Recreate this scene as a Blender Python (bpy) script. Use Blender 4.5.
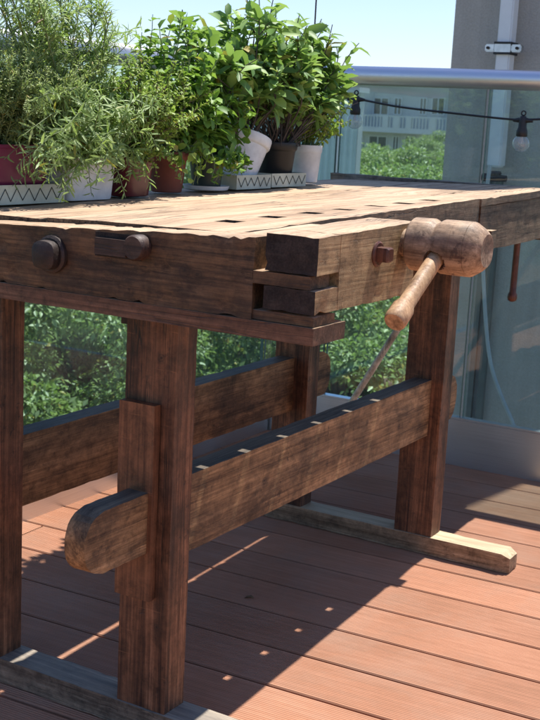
import bpy, bmesh, math, random
import numpy as np
from mathutils import Vector, Matrix, noise
R = math.radians
random.seed(7); RNG = np.random.default_rng(7)
S = bpy.context.scene
for o in list(bpy.data.objects): bpy.data.objects.remove(o)

# ------------------------------------------------------------------ camera
CAM = Vector((1.078, -1.550, 1.042)); YAW, PITCH, ROLL = R(30.321), R(-11.257), R(2.924)
F = Vector((-math.sin(YAW)*math.cos(PITCH), math.cos(YAW)*math.cos(PITCH), math.sin(PITCH)))
r0 = Vector((math.cos(YAW), math.sin(YAW), 0)); u0 = r0.cross(F)
RT = math.cos(ROLL)*r0 + math.sin(ROLL)*u0; UP = -math.sin(ROLL)*r0 + math.cos(ROLL)*u0
cd = bpy.data.cameras.new('camera'); cam = bpy.data.objects.new('camera', cd); S.collection.objects.link(cam)
M = Matrix((RT, UP, -F)).transposed().to_4x4(); M.translation = CAM; cam.matrix_world = M
cd.sensor_fit = 'HORIZONTAL'; cd.sensor_width = 36; cd.lens = 1208.5/540*36
cd.clip_start = .05; cd.clip_end = 3000
cd.dof.use_dof = True; cd.dof.focus_distance = 2.25; cd.dof.aperture_fstop = 24
S.camera = cam; S.render.resolution_x = 768; S.render.resolution_y = 1024
# ------------------------------------------------------------------ light
SUN = Vector((.055, .36, 1)).normalized()
elev = math.asin(SUN.z)
w = bpy.data.worlds.new('World'); S.world = w; w.use_nodes = True
nt = w.node_tree; nt.nodes.clear()
sky = nt.nodes.new('ShaderNodeTexSky'); sky.sky_type = 'NISHITA'; sky.sun_disc = False
sky.sun_elevation = elev; sky.sun_rotation = math.atan2(SUN.x, SUN.y)
sky.air_density = 1.0; sky.dust_density = .5; sky.ozone_density = 2.0; sky.altitude = 50
bg = nt.nodes.new('ShaderNodeBackground'); bg.inputs[1].default_value = .095
wo = nt.nodes.new('ShaderNodeOutputWorld')
tint = nt.nodes.new('ShaderNodeMix'); tint.data_type = 'RGBA'; tint.blend_type = 'MULTIPLY'; tint.inputs[0].default_value = 1; tint.inputs[7].default_value = (.90,.925,1.09,1)
nt.links.new(sky.outputs[0], tint.inputs[6]); nt.links.new(tint.outputs[2], bg.inputs[0]); nt.links.new(bg.outputs[0], wo.inputs[0])
sl = bpy.data.lights.new('sun', 'SUN'); sl.energy = 5.0; sl.angle = R(.53); sl.color = (1, .955, .89)
so = bpy.data.objects.new('sun', sl); S.collection.objects.link(so)
so.rotation_mode = 'QUATERNION'; so.rotation_quaternion = SUN.to_track_quat('Z', 'Y'); so.location = (0, 0, 8)
S.view_settings.view_transform = 'Standard'; S.view_settings.look = 'None'
S.view_settings.exposure = .88; S.view_settings.gamma = 1; S.view_settings.use_curve_mapping = False
S.render.engine = 'CYCLES'
S.cycles.max_bounces = 10; S.cycles.transparent_max_bounces = 24

# ------------------------------------------------------------------ object helpers
def put(o, parent):
    S.collection.objects.link(o)
    if parent is not None: o.parent = parent
    return o
def wloc(p):
    v = Vector((0, 0, 0))
    while p is not None: v += p.location; p = p.parent
    return v
def obj(name, bm, mat, parent=None, smooth=None, origin=None):
    me = bpy.data.meshes.new(name); bm.to_mesh(me); bm.free()
    return finish(name, me, mat, parent, smooth, origin)
def finish(name, me, mat, parent=None, smooth=None, origin=None):
    o = bpy.data.objects.new(name, me)
    if parent is None and origin is not None:
        me.transform(Matrix.Translation(-Vector(origin))); o.location = origin
    elif parent is not None: me.transform(Matrix.Translation(-wloc(parent)))
    for m in (mat if isinstance(mat, (list, tuple)) else [mat]): me.materials.append(m)
    if smooth is not None:
        me.polygons.foreach_set('use_smooth', [True]*len(me.polygons))
        if smooth < 180:
            bmm = bmesh.new(); bmm.from_mesh(me)
            for e in bmm.edges:
                if len(e.link_faces) == 2 and e.calc_face_angle(0) > R(smooth): e.smooth = False
            bmm.to_mesh(me); bmm.free()
    return put(o, parent)
def thing(name, label, cat, loc, group=None):
    o = bpy.data.objects.new(name, None); S.collection.objects.link(o); o.location = loc
    o.empty_display_size = .1; tag(o, label, cat, group); return o
def tag(o, label, cat, group=None, kind=None):
    if label: o['label'] = label
    if cat: o['category'] = cat
    if group: o['group'] = group
    if kind: o['kind'] = kind
    return o
def rawmesh(name, V, faces_flat, counts):
    me = bpy.data.meshes.new(name); V = np.asarray(V, np.float32); n = len(counts)
    me.vertices.add(len(V)); me.vertices.foreach_set('co', V.ravel())
    me.loops.add(len(faces_flat)); me.loops.foreach_set('vertex_index', np.asarray(faces_flat, np.int32))
    me.polygons.add(n); c = np.asarray(counts, np.int32)
    me.polygons.foreach_set('loop_start', np.concatenate([[0], np.cumsum(c)[:-1]]).astype(np.int32))
    me.polygons.foreach_set('loop_total', c); me.update(calc_edges=True); me.validate(); return me

# ------------------------------------------------------------------ mesh helpers
def box(bm, x0, x1, y0, y1, z0, z1, xf=None):
    vs = [bm.verts.new((x, y, z)) for x in (x0, x1) for y in (y0, y1) for z in (z0, z1)]
    for f in ((0,1,3,2),(4,6,7,5),(0,4,5,1),(2,3,7,6),(0,2,6,4),(1,5,7,3)): bm.faces.new([vs[i] for i in f])
    if xf:
        for v in vs: v.co = xf(v.co)
    return vs
def timber(x0, x1, y0, y1, z0, z1, seg=.035, bev=.0028, amp=.0012, xf=None, seed=0, chip=0., prof=None):
    """A sawn and worn piece of wood: gridded box, gently uneven, softened edges."""
    bm = bmesh.new()
    lo, hi = Vector((x0, y0, z0)), Vector((x1, y1, z1)); d = hi - lo
    n = [max(1, int(round(d[i]/seg))) for i in range(3)]
    grid = {}
    def vert(i, j, k):
        key = (i, j, k)
        if key not in grid: grid[key] = bm.verts.new((lo.x+d.x*i/n[0], lo.y+d.y*j/n[1], lo.z+d.z*k/n[2]))
        return grid[key]
    for a, b, c in ((0,1,2),(1,2,0),(2,0,1)):
        for side in (0, n[c]):
            for i in range(n[a]):
                for j in range(n[b]):
                    q = []
                    for di, dj in ((0,0),(1,0),(1,1),(0,1)):
                        k = [0,0,0]; k[a] = i+di; k[b] = j+dj; k[c] = side; q.append(vert(*k))
                    if side == 0: q.reverse()
                    bm.faces.new(q)
    if prof:
        for v in bm.verts: v.co = prof(v.co)
    sharp = [e for e in bm.edges if len(e.link_faces) == 2 and e.calc_face_angle(0) > R(50)]
    if bev: bmesh.ops.bevel(bm, geom=sharp, offset=bev, segments=2, affect='EDGES', profile=.6)
    bm.normal_update(); off = Vector((seed*3.1, seed*1.7, seed*.9))
    for v in bm.verts:
        p = v.co*14 + off
        v.co = v.co + noise.noise_vector(p)*amp*.6 + noise.noise_vector(p*4)*amp*.45
        if chip: v.co = v.co - v.normal*max(0, noise.noise(v.co*60+off)-.2)*chip*.6
    if xf:
        for v in bm.verts: v.co = xf(v.co)
    return bm
def tube(bm, pts, rad, n=10, cap=True):
    pts = [Vector(p) for p in pts]; rings = []
    rad = rad if isinstance(rad, (list, tuple)) else [rad]*len(pts)
    prev = None
    for i, p in enumerate(pts):
        t = (pts[min(i+1, len(pts)-1)] - pts[max(i-1, 0)]).normalized()
        a = (prev - t*prev.dot(t)) if prev is not None else (Vector((0,0,1)) if abs(t.z) < .9 else Vector((1,0,0))).cross(t)
        a.normalize(); prev = a; b = t.cross(a)
        rings.append([bm.verts.new(p + (a*math.cos(2*math.pi*k/n) + b*math.sin(2*math.pi*k/n))*rad[i]) for k in range(n)])
    for q, s in zip(rings, rings[1:]):
        for k in range(n): bm.faces.new((q[k], q[(k+1)%n], s[(k+1)%n], s[k]))
    if cap and n > 2: bm.faces.new(rings[0][::-1]); bm.faces.new(rings[-1])
    return rings
def lathe(bm, prof, n=32, center=(0,0,0), mat=None, capb=True, capt=True, sq=0):
    """prof = (r, z) pairs about Z, mat = 4x4; sq > 0 squares the section"""
    rings = []
    for r_, z in prof:
        ring = []
        for k in range(n):
            a = 2*math.pi*k/n; c, s = math.cos(a), math.sin(a)
            g = 1 if not sq else 1/((abs(c)**sq + abs(s)**sq)**(1/sq))
            v = Vector((r_*c*g, r_*s*g, z)); v = (mat @ v) if mat else v
            ring.append(bm.verts.new(v + Vector(center)))
        rings.append(ring)
    for q, s in zip(rings, rings[1:]):
        for k in range(n): bm.faces.new((q[k], q[(k+1)%n], s[(k+1)%n], s[k]))
    if capb: bm.faces.new(rings[0][::-1])
    if capt: bm.faces.new(rings[-1])

# ------------------------------------------------------------------ materials
def new_mat(name):
    m = bpy.data.materials.new(name); m.use_nodes = True; t = m.node_tree
    return m, t, t.nodes['Principled BSDF'], lambda k, **kw: mk(t, k, **kw)
def mk(t, kind, **kw):
    n = t.nodes.new('ShaderNode'+kind)
    for k, v in kw.items(): setattr(n, k, v)
    return n
def ramp(t, fac, stops, interp='LINEAR'):
    n = mk(t, 'ValToRGB'); n.color_ramp.interpolation = interp
    while len(n.color_ramp.elements) < len(stops): n.color_ramp.elements.new(.5)
    for e, (p, c) in zip(n.color_ramp.elements, stops):
        e.position = p; e.color = (c if isinstance(c, (tuple, list)) else (c, c, c))[:3] + (1,) if isinstance(c, tuple) else (c, c, c, 1)
    t.links.new(fac, n.inputs[0]); return n.outputs[0]
def nz(t, vec, scale, detail=6, rough=.6, dist=0):
    n = mk(t, 'TexNoise'); n.inputs['Scale'].default_value = scale; n.inputs['Detail'].default_value = detail
    n.inputs['Roughness'].default_value = rough; n.inputs['Distortion'].default_value = dist
    t.links.new(vec, n.inputs['Vector']); return n.outputs[0]
def mixc(t, fac, a, b, mode='MIX'):
    n = mk(t, 'Mix'); n.data_type = 'RGBA'; n.blend_type = mode
    for sock, v in ((n.inputs[0], fac), (n.inputs[6], a), (n.inputs[7], b)):
        if isinstance(v, (int, float)): sock.default_value = v
        elif isinstance(v, tuple): sock.default_value = v + (1,)
        else: t.links.new(v, sock)
    return n.outputs[2]
def math_(t, op, a, b=0., clamp=False):
    n = mk(t, 'Math'); n.operation = op; n.use_clamp = clamp
    for i, v in enumerate((a, b)):
        if isinstance(v, (int, float)): n.inputs[i].default_value = v
        else: t.links.new(v, n.inputs[i])
    return n.outputs[0]
def bump(t, p, h, strength, dist):
    b = mk(t, 'Bump'); b.inputs['Strength'].default_value = strength; b.inputs['Distance'].default_value = dist
    t.links.new(h, b.inputs['Height'])
    if p.inputs['Normal'].links: t.links.new(p.inputs['Normal'].links[0].from_socket, b.inputs['Normal'])
    t.links.new(b.outputs[0], p.inputs['Normal'])
def wood(name, dark, mid, light, axis='X', seed=0, stain=.5, rough=.62, gr=1., crack=.5, blot=(.02,.013,.01), bumps=.5, top=None, knots=()):
    m, t, p, k = new_mat(name)
    tc = mk(t, 'TexCoord'); mp = mk(t, 'Mapping'); L = t.links.new
    mp.inputs['Location'].default_value = (seed*1.37, seed*.71, seed*2.3)
    L(tc.outputs['Object'], mp.inputs['Vector'])
    s = {'X': (.45,18,18), 'Y': (18,.35,18), 'Z': (18,18,.45)}[axis]
    st = mk(t, 'Mapping'); st.inputs['Scale'].default_value = tuple(v*gr for v in s); L(mp.outputs[0], st.inputs['Vector'])
    s2 = {'X': (.35,1,1), 'Y': (1,.35,1), 'Z': (1,1,.35)}[axis]
    st2 = mk(t, 'Mapping'); st2.inputs['Scale'].default_value = s2; L(mp.outputs[0], st2.inputs['Vector'])
    g1 = nz(t, st.outputs[0], 2.6, 10, .72, .35); g2 = nz(t, st.outputs[0], 13, 6, .75, .15)
    g = math_(t, 'ADD', math_(t, 'MULTIPLY', g1, .62), math_(t, 'MULTIPLY', g2, .38))
    col = ramp(t, g, [(.39, dark), (.5, mid), (.62, light)])
    b1 = nz(t, st2.outputs[0], 9, 9, .7, .5)
    bf = ramp(t, b1, [(.44, 0.), (.62, 1.)])
    col = mixc(t, math_(t, 'MULTIPLY', bf, stain), col, blot)
    sp = nz(t, mp.outputs[0], 55, 4, .65, .4); spf = ramp(t, sp, [(.60, 0.), (.67, 1.)])
    sg = ramp(t, nz(t, st2.outputs[0], 7, 3), [(.42, 0.), (.58, 1.)]); spf = math_(t, 'MULTIPLY', spf, sg)
    col = mixc(t, math_(t, 'MULTIPLY', spf, stain*.9), col, blot)
    mot = ramp(t, nz(t, mp.outputs[0], 26, 8, .78, .3), [(.36, .42), (.5, 1.), (.66, 1.55)])
    col = mixc(t, .8, col, mot, 'MULTIPLY')
    scm = mk(t, 'Mapping'); scm.inputs['Rotation'].default_value = (.5,.9,.4); scm.inputs['Scale'].default_value = (3,60,60); L(mp.outputs[0], scm.inputs['Vector'])
    sc_ = ramp(t, nz(t, scm.outputs[0], 3, 3, .6), [(.67, 0.), (.71, .2)])
    col = mixc(t, sc_, col, tuple(min(1, c*1.6) for c in light))
    wr = nz(t, st.outputs[0], 5.5, 6, .75, .6)
    wf = ramp(t, wr, [(.60, 0.), (.72, 1.)]); col = mixc(t, math_(t, 'MULTIPLY', wf, .28), col, tuple(min(1, c*1.7) for c in light))
    cr = mk(t, 'Mapping'); cr.inputs['Scale'].default_value = tuple((v if v > 1 else .5) for v in s); L(mp.outputs[0], cr.inputs['Vector'])
    c1 = nz(t, cr.outputs[0], 2.1, 3, .5, 1.6)
    c2 = math_(t, 'ABSOLUTE', math_(t, 'SUBTRACT', c1, .5)); cf = ramp(t, c2, [(.0, 1.), (.006, 1.), (.014, 0.)])
    msk = ramp(t, nz(t, st2.outputs[0], 4, 2), [(.47, 0.), (.56, 1.)])
    cf = math_(t, 'MULTIPLY', math_(t, 'MULTIPLY', cf, msk), crack)
    col = mixc(t, cf, col, (.012,.008,.006))
    for (kx, ky, kz, kr) in knots:
        wn = mk(t, 'TexNoise'); wn.inputs['Scale'].default_value = 30; L(tc.outputs['Object'], wn.inputs['Vector'])
        vm = mk(t, 'VectorMath'); vm.operation = 'MULTIPLY_ADD'; L(wn.outputs['Color'], vm.inputs[0]); vm.inputs[1].default_value = (kr*.9,)*3; L(tc.outputs['Object'], vm.inputs[2])
        vd = mk(t, 'VectorMath'); vd.operation = 'DISTANCE'; L(vm.outputs[0], vd.inputs[0]); vd.inputs[1].default_value = (kx+kr*.45+.3, ky+kr*.45-.85, kz+kr*.45)
        kd = math_(t, 'DIVIDE', vd.outputs['Value'], kr)
        rng_ = math_(t, 'SINE', math_(t, 'MULTIPLY', kd, 17.))
        kf = math_(t, 'MULTIPLY', ramp(t, kd, [(.15, 1.), (.95, 0.)]), ramp(t, rng_, [(.0, .55), (1., 1.)]))
        col = mixc(t, kf, col, blot)
    if top:   # weathered upper faces in their own colours; also carries painted lit and shaded tones
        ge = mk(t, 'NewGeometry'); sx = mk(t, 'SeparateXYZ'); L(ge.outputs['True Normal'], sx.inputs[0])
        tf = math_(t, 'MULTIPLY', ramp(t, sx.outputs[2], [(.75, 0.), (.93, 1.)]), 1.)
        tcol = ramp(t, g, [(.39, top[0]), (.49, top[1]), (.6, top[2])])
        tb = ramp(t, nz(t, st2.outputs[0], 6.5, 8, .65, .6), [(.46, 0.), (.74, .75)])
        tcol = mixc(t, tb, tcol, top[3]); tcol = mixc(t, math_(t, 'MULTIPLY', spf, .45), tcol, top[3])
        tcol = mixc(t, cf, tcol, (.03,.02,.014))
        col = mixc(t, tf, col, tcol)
    L(col, p.inputs['Base Color'])
    L(ramp(t, g2, [(.3, rough+.15), (.7, rough-.08)]), p.inputs['Roughness'])
    p.inputs['Specular IOR Level'].default_value = .35
    h = math_(t, 'SUBTRACT', math_(t, 'SUBTRACT', math_(t, 'ADD', math_(t, 'MULTIPLY', g, 1.), math_(t, 'MULTIPLY', b1, .6)), math_(t, 'MULTIPLY', spf, .35)), math_(t, 'MULTIPLY', cf, 1.2))
    bump(t, p, h, bumps*.7, .0028)
    return m
def plain(name, col, rough=.6, metal=0., var=.15, scale=14, bmp=.1, bd=.002, spec=.5):
    m, t, p, k = new_mat(name); tc = mk(t, 'TexCoord')
    n = nz(t, tc.outputs['Object'], scale, 6, .65)
    c = ramp(t, n, [(.3, tuple(v*(1-var) for v in col)), (.7, tuple(min(1, v*(1+var)) for v in col))])
    t.links.new(c, p.inputs['Base Color']); p.inputs['Roughness'].default_value = rough
    p.inputs['Metallic'].default_value = metal; p.inputs['Specular IOR Level'].default_value = spec
    if bmp: bump(t, p, nz(t, tc.outputs['Object'], scale*4, 5, .6), bmp, bd)
    return m
def leafmat(name, a, b, c, trans=.35, rough=.5):
    m, t, p, k = new_mat(name); ge = mk(t, 'NewGeometry'); L = t.links.new
    tc = mk(t, 'TexCoord')
    f = math_(t, 'ADD', math_(t, 'MULTIPLY', ge.outputs['Random Per Island'], .7), math_(t, 'MULTIPLY', nz(t, tc.outputs['Object'], 5, 3), .5), True)
    col = ramp(t, f, [(.12, a), (.5, b), (.95, c)])
    old = math_(t, 'FRACT', math_(t, 'MULTIPLY', ge.outputs['Random Per Island'], 37.7))
    col = mixc(t, ramp(t, old, [(.965, 0.), (.975, 1.)]), col, (.40,.33,.07)); col = mixc(t, ramp(t, old, [(.992, 0.), (.995, 1.)]), col, (.20,.11,.04))
    L(col, p.inputs['Base Color']); p.inputs['Roughness'].default_value = rough; p.inputs['Specular IOR Level'].default_value = .4
    tr = mk(t, 'BsdfTranslucent'); L(mixc(t, .5, col, (.22,.34,.03), 'MIX'), tr.inputs[0])
    mx = mk(t, 'MixShader'); mx.inputs[0].default_value = trans
    out = [n for n in t.nodes if n.type == 'OUTPUT_MATERIAL'][0]
    L(p.outputs[0], mx.inputs[1]); L(tr.outputs[0], mx.inputs[2]); L(mx.outputs[0], out.inputs[0])
    return m

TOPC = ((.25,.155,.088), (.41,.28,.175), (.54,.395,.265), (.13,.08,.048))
D1, M1, L1 = (.032,.017,.011), (.082,.042,.026), (.16,.085,.052)
w_leg = [wood('leg_wood_%d' % i, (.038,.016,.009), (.135,.058,.028), (.28,.13,.066), 'Z', i*3.3, .7, .5, crack=1., knots=(((-.03,0,.66,.013),(-.02,0,.20,.012)),((-.44,0,.5,.012),),((-.06,1.125,.36,.016),(-.03,1.125,.6,.012)))[i]) for i in range(3)]
w_wedge = wood('wedge_wood', (0.070,0.028,0.013), (0.151,0.064,0.029), (0.232,0.104,0.048), 'Z', 5, .25, .5)
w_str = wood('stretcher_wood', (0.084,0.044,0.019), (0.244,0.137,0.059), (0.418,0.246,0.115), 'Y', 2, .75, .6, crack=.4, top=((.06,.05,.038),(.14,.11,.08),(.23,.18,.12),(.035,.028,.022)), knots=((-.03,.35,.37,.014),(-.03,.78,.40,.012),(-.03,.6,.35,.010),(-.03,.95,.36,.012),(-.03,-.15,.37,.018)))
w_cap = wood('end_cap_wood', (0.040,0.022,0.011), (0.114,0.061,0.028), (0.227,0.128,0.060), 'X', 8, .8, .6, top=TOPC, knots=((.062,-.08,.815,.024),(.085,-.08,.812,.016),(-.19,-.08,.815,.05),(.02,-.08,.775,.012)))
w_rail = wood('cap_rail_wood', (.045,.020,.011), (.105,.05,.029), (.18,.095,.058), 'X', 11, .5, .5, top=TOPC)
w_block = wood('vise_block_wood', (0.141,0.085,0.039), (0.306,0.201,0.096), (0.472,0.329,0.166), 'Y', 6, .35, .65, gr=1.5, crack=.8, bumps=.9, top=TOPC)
w_endgrain = wood('end_grain_wood', (.012,.009,.008), (.022,.016,.014), (.04,.03,.024), 'Y', 6, .4, .8, gr=1.5)
w_body = wood('bench_body_wood', (0.055,0.034,0.020), (0.126,0.083,0.050), (0.217,0.153,0.093), 'Y', 14, .5, .62, top=TOPC, crack=1., bumps=.8)  # side tones darkened further to carry the front face's shade in the colour
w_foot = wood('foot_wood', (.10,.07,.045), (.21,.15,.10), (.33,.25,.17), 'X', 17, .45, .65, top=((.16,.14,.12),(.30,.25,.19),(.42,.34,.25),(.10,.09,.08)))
w_foot2 = wood('far_foot_wood', (.12,.075,.04), (.25,.17,.10), (.38,.28,.18), 'X', 19, .4, .65, top=((.26,.19,.11),(.44,.34,.21),(.56,.45,.29),(.20,.14,.09)))  # warm sunlit tone painted into far foot tops, greyer shade tone into near
w_hub = wood('turned_hub_wood', (.15,.088,.05), (.38,.25,.15), (.52,.37,.24), 'X', 21, .75, .56, gr=.8, blot=(.045,.02,.014), bumps=.25, crack=.1)
w_handle = wood('handle_wood', (.24,.13,.065), (.42,.25,.13), (.56,.37,.21), 'Z', 23, .3, .55, bumps=.15, crack=.1)
w_dark = wood('dark_handle_wood', (.05,.018,.012), (.11,.04,.025), (.17,.07,.04), 'Z', 27, .4, .4)
w_bolt = wood('bolt_wood', (.02,.012,.01), (.05,.027,.02), (.09,.05,.036), 'X', 29, .4, .5)
w_grey = wood('weathered_board', (.10,.08,.06), (.24,.2,.16), (.36,.3,.24), 'X', 31, .5, .7)
w_stick = wood('stick_wood', (.45,.38,.27), (.62,.54,.40), (.72,.65,.5), 'Z', 33, .2, .5, bumps=.15)
iron = plain('old_iron', (.035,.024,.020), .62, .35, .5, 45, .6)

def steel_mat():
    m, t, p, k = new_mat('brushed_steel'); tc = mk(t, 'TexCoord'); mp = mk(t, 'Mapping')
    mp.inputs['Scale'].default_value = (1,1,160); t.links.new(tc.outputs['Object'], mp.inputs['Vector'])
    n = nz(t, mp.outputs[0], 4, 4, .6)
    t.links.new(ramp(t, n, [(.3, (.60,.61,.62)), (.7, (.72,.73,.735))]), p.inputs['Base Color'])
    p.inputs['Metallic'].default_value = 1
    t.links.new(ramp(t, nz(t, tc.outputs['Object'], 5, 4), [(.3, .34), (.7, .44)]), p.inputs['Roughness'])
    bump(t, p, n, .05, .0005); return m
steel = steel_mat()
railm, t, p, k = new_mat('handrail_steel'); p.inputs['Metallic'].default_value = 1
t.links.new(ramp(t, nz(t, mk(t, 'TexCoord').outputs['Object'], 9, 6), [(.3, .34), (.75, .5)]), p.inputs['Roughness']); p.inputs['Base Color'].default_value = (.72,.72,.73,1)
def glass_mat(name, tint, refl=1., dirtb=0.):
    m = bpy.data.materials.new(name); m.use_nodes = True; t = m.node_tree; t.nodes.clear(); L = t.links.new
    tr = mk(t, 'BsdfTransparent'); tr.inputs[0].default_value = tint + (1,)
    gl = mk(t, 'BsdfGlossy'); gl.inputs['Roughness'].default_value = .01; gl.inputs[0].default_value = (1,1,1,1)
    df = mk(t, 'BsdfDiffuse'); df.inputs[0].default_value = (.55,.62,.62,1)
    lw = mk(t, 'LayerWeight'); lw.inputs[0].default_value = .5; fr = math_(t, 'ADD', math_(t, 'MULTIPLY', math_(t, 'POWER', lw.outputs['Facing'], 5.), .9), .04)
    tc = mk(t, 'TexCoord'); dirt = ramp(t, nz(t, tc.outputs['Object'], 3.5, 8, .7, .5), [(.4, .015+dirtb), (.8, .075+dirtb)])
    a = mk(t, 'MixShader'); L(dirt, a.inputs[0]); L(tr.outputs[0], a.inputs[1]); L(df.outputs[0], a.inputs[2])
    b = mk(t, 'MixShader'); L(math_(t, 'MULTIPLY', fr, refl), b.inputs[0]); L(a.outputs[0], b.inputs[1]); L(gl.outputs[0], b.inputs[2])
    o = mk(t, 'OutputMaterial'); L(b.outputs[0], o.inputs[0]); return m
glass = glass_mat('tinted_glass', (.80,.915,.915), 1.)
bulbglass = glass_mat('bulb_glass', (.90,.92,.92), 1.3, .22)
def concrete_mat():
    m, t, p, k = new_mat('rough_concrete'); tc = mk(t, 'TexCoord'); o = tc.outputs['Object']
    n1 = nz(t, o, 1.3, 8, .7); n2 = nz(t, o, 130, 3, .7)
    sm = mk(t, 'Mapping'); sm.inputs['Scale'].default_value = (9,9,.5); t.links.new(o, sm.inputs['Vector']); n3 = nz(t, sm.outputs[0], 2, 6, .7)
    f = math_(t, 'ADD', math_(t, 'ADD', math_(t, 'MULTIPLY', n1, .4), math_(t, 'MULTIPLY', n2, .35)), math_(t, 'MULTIPLY', n3, .25))
    t.links.new(ramp(t, f, [(.35, (.33,.30,.265)), (.65, (.52,.485,.44))]), p.inputs['Base Color'])
    p.inputs['Roughness'].default_value = .95; bump(t, p, n2, .7, .006); return m
concrete = concrete_mat()
white_paint = plain('white_pipe_paint', (.72,.73,.74), .4, 0, .05, 8, .03)
black_rubber = plain('black_rubber', (.012,.012,.013), .5, 0, .2, 20, .05)
galv = plain('galvanised_clamp', (.6,.61,.62), .32, 1, .15, 30, .1)
grey_cable = plain('grey_hose', (.42,.45,.46), .5, 0, .1, 20, 0)

# ================================================================== STRUCTURE
DEC = R(2.68)
dx = Vector((math.cos(DEC), math.sin(DEC), 0)); dy = Vector((-math.sin(DEC), math.cos(DEC), 0))
PSI = R(.93); WP = 1.939
wxv = Vector((math.cos(PSI), math.sin(PSI), 0)); wyv = Vector((-math.sin(PSI), math.cos(PSI), 0))
def wallp(a, z, d=0): return wxv*a + wyv*(WP+d) + Vector((0,0,z))
CORNER = -.965

def deck_mat():
    m, t, p, k = new_mat('composite_deck'); tc = mk(t, 'TexCoord'); L = t.links.new
    mp = mk(t, 'Mapping'); mp.inputs['Rotation'].default_value = (0,0,-DEC); L(tc.outputs['Object'], mp.inputs['Vector'])
    sc = mk(t, 'Mapping'); sc.inputs['Scale'].default_value = (1.2,30,1); L(mp.outputs[0], sc.inputs['Vector'])
    ge = mk(t, 'NewGeometry')
    f = math_(t, 'ADD', math_(t, 'MULTIPLY', nz(t, sc.outputs[0], 3, 7, .7), .6), math_(t, 'MULTIPLY', nz(t, mp.outputs[0], 4.5, 7, .65), .4))
    c = ramp(t, f, [(.3, (.29,.14,.078)), (.5, (.395,.185,.105)), (.7, (.50,.255,.155))])
    v = math_(t, 'ADD', math_(t, 'MULTIPLY', ge.outputs['Random Per Island'], .22), .87)
    cc = mk(t, 'CombineColor'); [L(v, cc.inputs[i]) for i in range(3)]
    c = mixc(t, 1., c, cc.outputs[0], 'MULTIPLY')
    d = ramp(t, nz(t, mp.outputs[0], 2.2, 9, .72, .3), [(.45, 0.), (.75, .6)]); c = mixc(t, d, c, (.33,.235,.175))
    s = ramp(t, nz(t, mp.outputs[0], 60, 4, .7), [(.70, 0.), (.78, .45)]); c = mixc(t, s, c, (.10,.055,.04))
    L(c, p.inputs['Base Color']); p.inputs['Roughness'].default_value = .72; p.inputs['Specular IOR Level'].default_value = .3
    bump(t, p, nz(t, sc.outputs[0], 40, 4, .6), .25, .001); return m
def build_deck():
    bm = bmesh.new(); pitch = .1525; gap = .009; nr = 22
    rng = random.Random(3)
    k0 = int((-4.0-.283)/pitch)
    for k in range(k0, 40):
        v0 = .283 + k*pitch + gap/2; v1 = v0 + pitch - gap
        prof = [(v0, -.022), (v0, -.003), (v0+.002, 0)]
        wv = (v1-v0-.008)/nr
        for i in range(nr):
            a = v0+.004+i*wv
            prof += [(a, 0), (a+wv*.30, -.0014), (a+wv*.62, -.0014), (a+wv*.9, 0)]
        prof += [(v1-.002, 0), (v1, -.003), (v1, -.022)]
        cuts = [-.940, 5.0]
        if v1 > 2.1: continue
        if k % 2 == 0: cuts.insert(1, -.82 + rng.uniform(-.04,.06))
        for a, b in zip(cuts, cuts[1:]):
            a += .002; b -= .002; A = []; B = []
            for (v, z) in prof:
                A.append(bm.verts.new(dx*a + dy*v + Vector((0,0,z)))); B.append(bm.verts.new(dx*b + dy*v + Vector((0,0,z))))
            for q in range(len(prof)-1): bm.faces.new((A[q], B[q], B[q+1], A[q+1]))
            bm.faces.new(A); bm.faces.new(B[::-1])
    o = obj('deck', bm, deck_mat()); tag(o, None, None, None, 'structure')
    bm = bmesh.new(); box(bm, -1.0, 5.0, -4.3, 2.02, -.35, -.05)
    tag(obj('terrace_slab', bm, plain('slab', (.06,.045,.04), .9)), None, None, None, 'structure')
build_deck()

gm, t, p, k = new_mat('far_ground'); tcg = mk(t, 'TexCoord')
t.links.new(ramp(t, nz(t, tcg.outputs['Object'], .05, 8, .7), [(.35, (.04,.06,.02)), (.5, (.09,.10,.05)), (.68, (.20,.19,.16))]), p.inputs['Base Color'])
p.inputs['Roughness'].default_value = .95
bm = bmesh.new(); vs = [bm.verts.new(v) for v in ((-1500,-1500,-9),(1500,-1500,-9),(1500,1500,-9),(-1500,1500,-9))]; bm.faces.new(vs)
tag(obj('ground', bm, gm), None, None, None, 'structure')
bm = bmesh.new(); box(bm, -.98, 5, -4.3, 2.0, -8.999, -.36)
lower = tag(obj('terrace_house_body', bm, plain('house_plaster', (.42,.39,.34), .9)), None, None, None, 'structure')

# ---------- glass railings
def oriented_box(bm, o, ax, ay, a0, a1, d0, d1, z0, z1):
    vs = []
    for a in (a0, a1):
        for d in (d0, d1):
            for z in (z0, z1): vs.append(bm.verts.new(o + ax*a + ay*d + Vector((0,0,z))))
    for f in ((0,1,3,2),(4,6,7,5),(0,4,5,1),(2,3,7,6),(0,2,6,4),(1,5,7,3)): bm.faces.new([vs[i] for i in f])
rr = thing('glass_railing', 'glass balustrade with round steel handrail and brushed steel base across the deck end', 'railing', wallp(0, 0))
O = Vector((0,0,0)) + wyv*WP
bm = bmesh.new(); oriented_box(bm, O, wxv, wyv, CORNER-.004, 4.5, 0, .05, -.02, .147); obj('steel_panel', bm, steel, rr)
def edge_green():
    m, t, p, k = new_mat('glass_edge'); p.inputs['Base Color'].default_value = (.05,.12,.11,1); p.inputs['Roughness'].default_value = .2; return m
gedge = edge_green()
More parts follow.
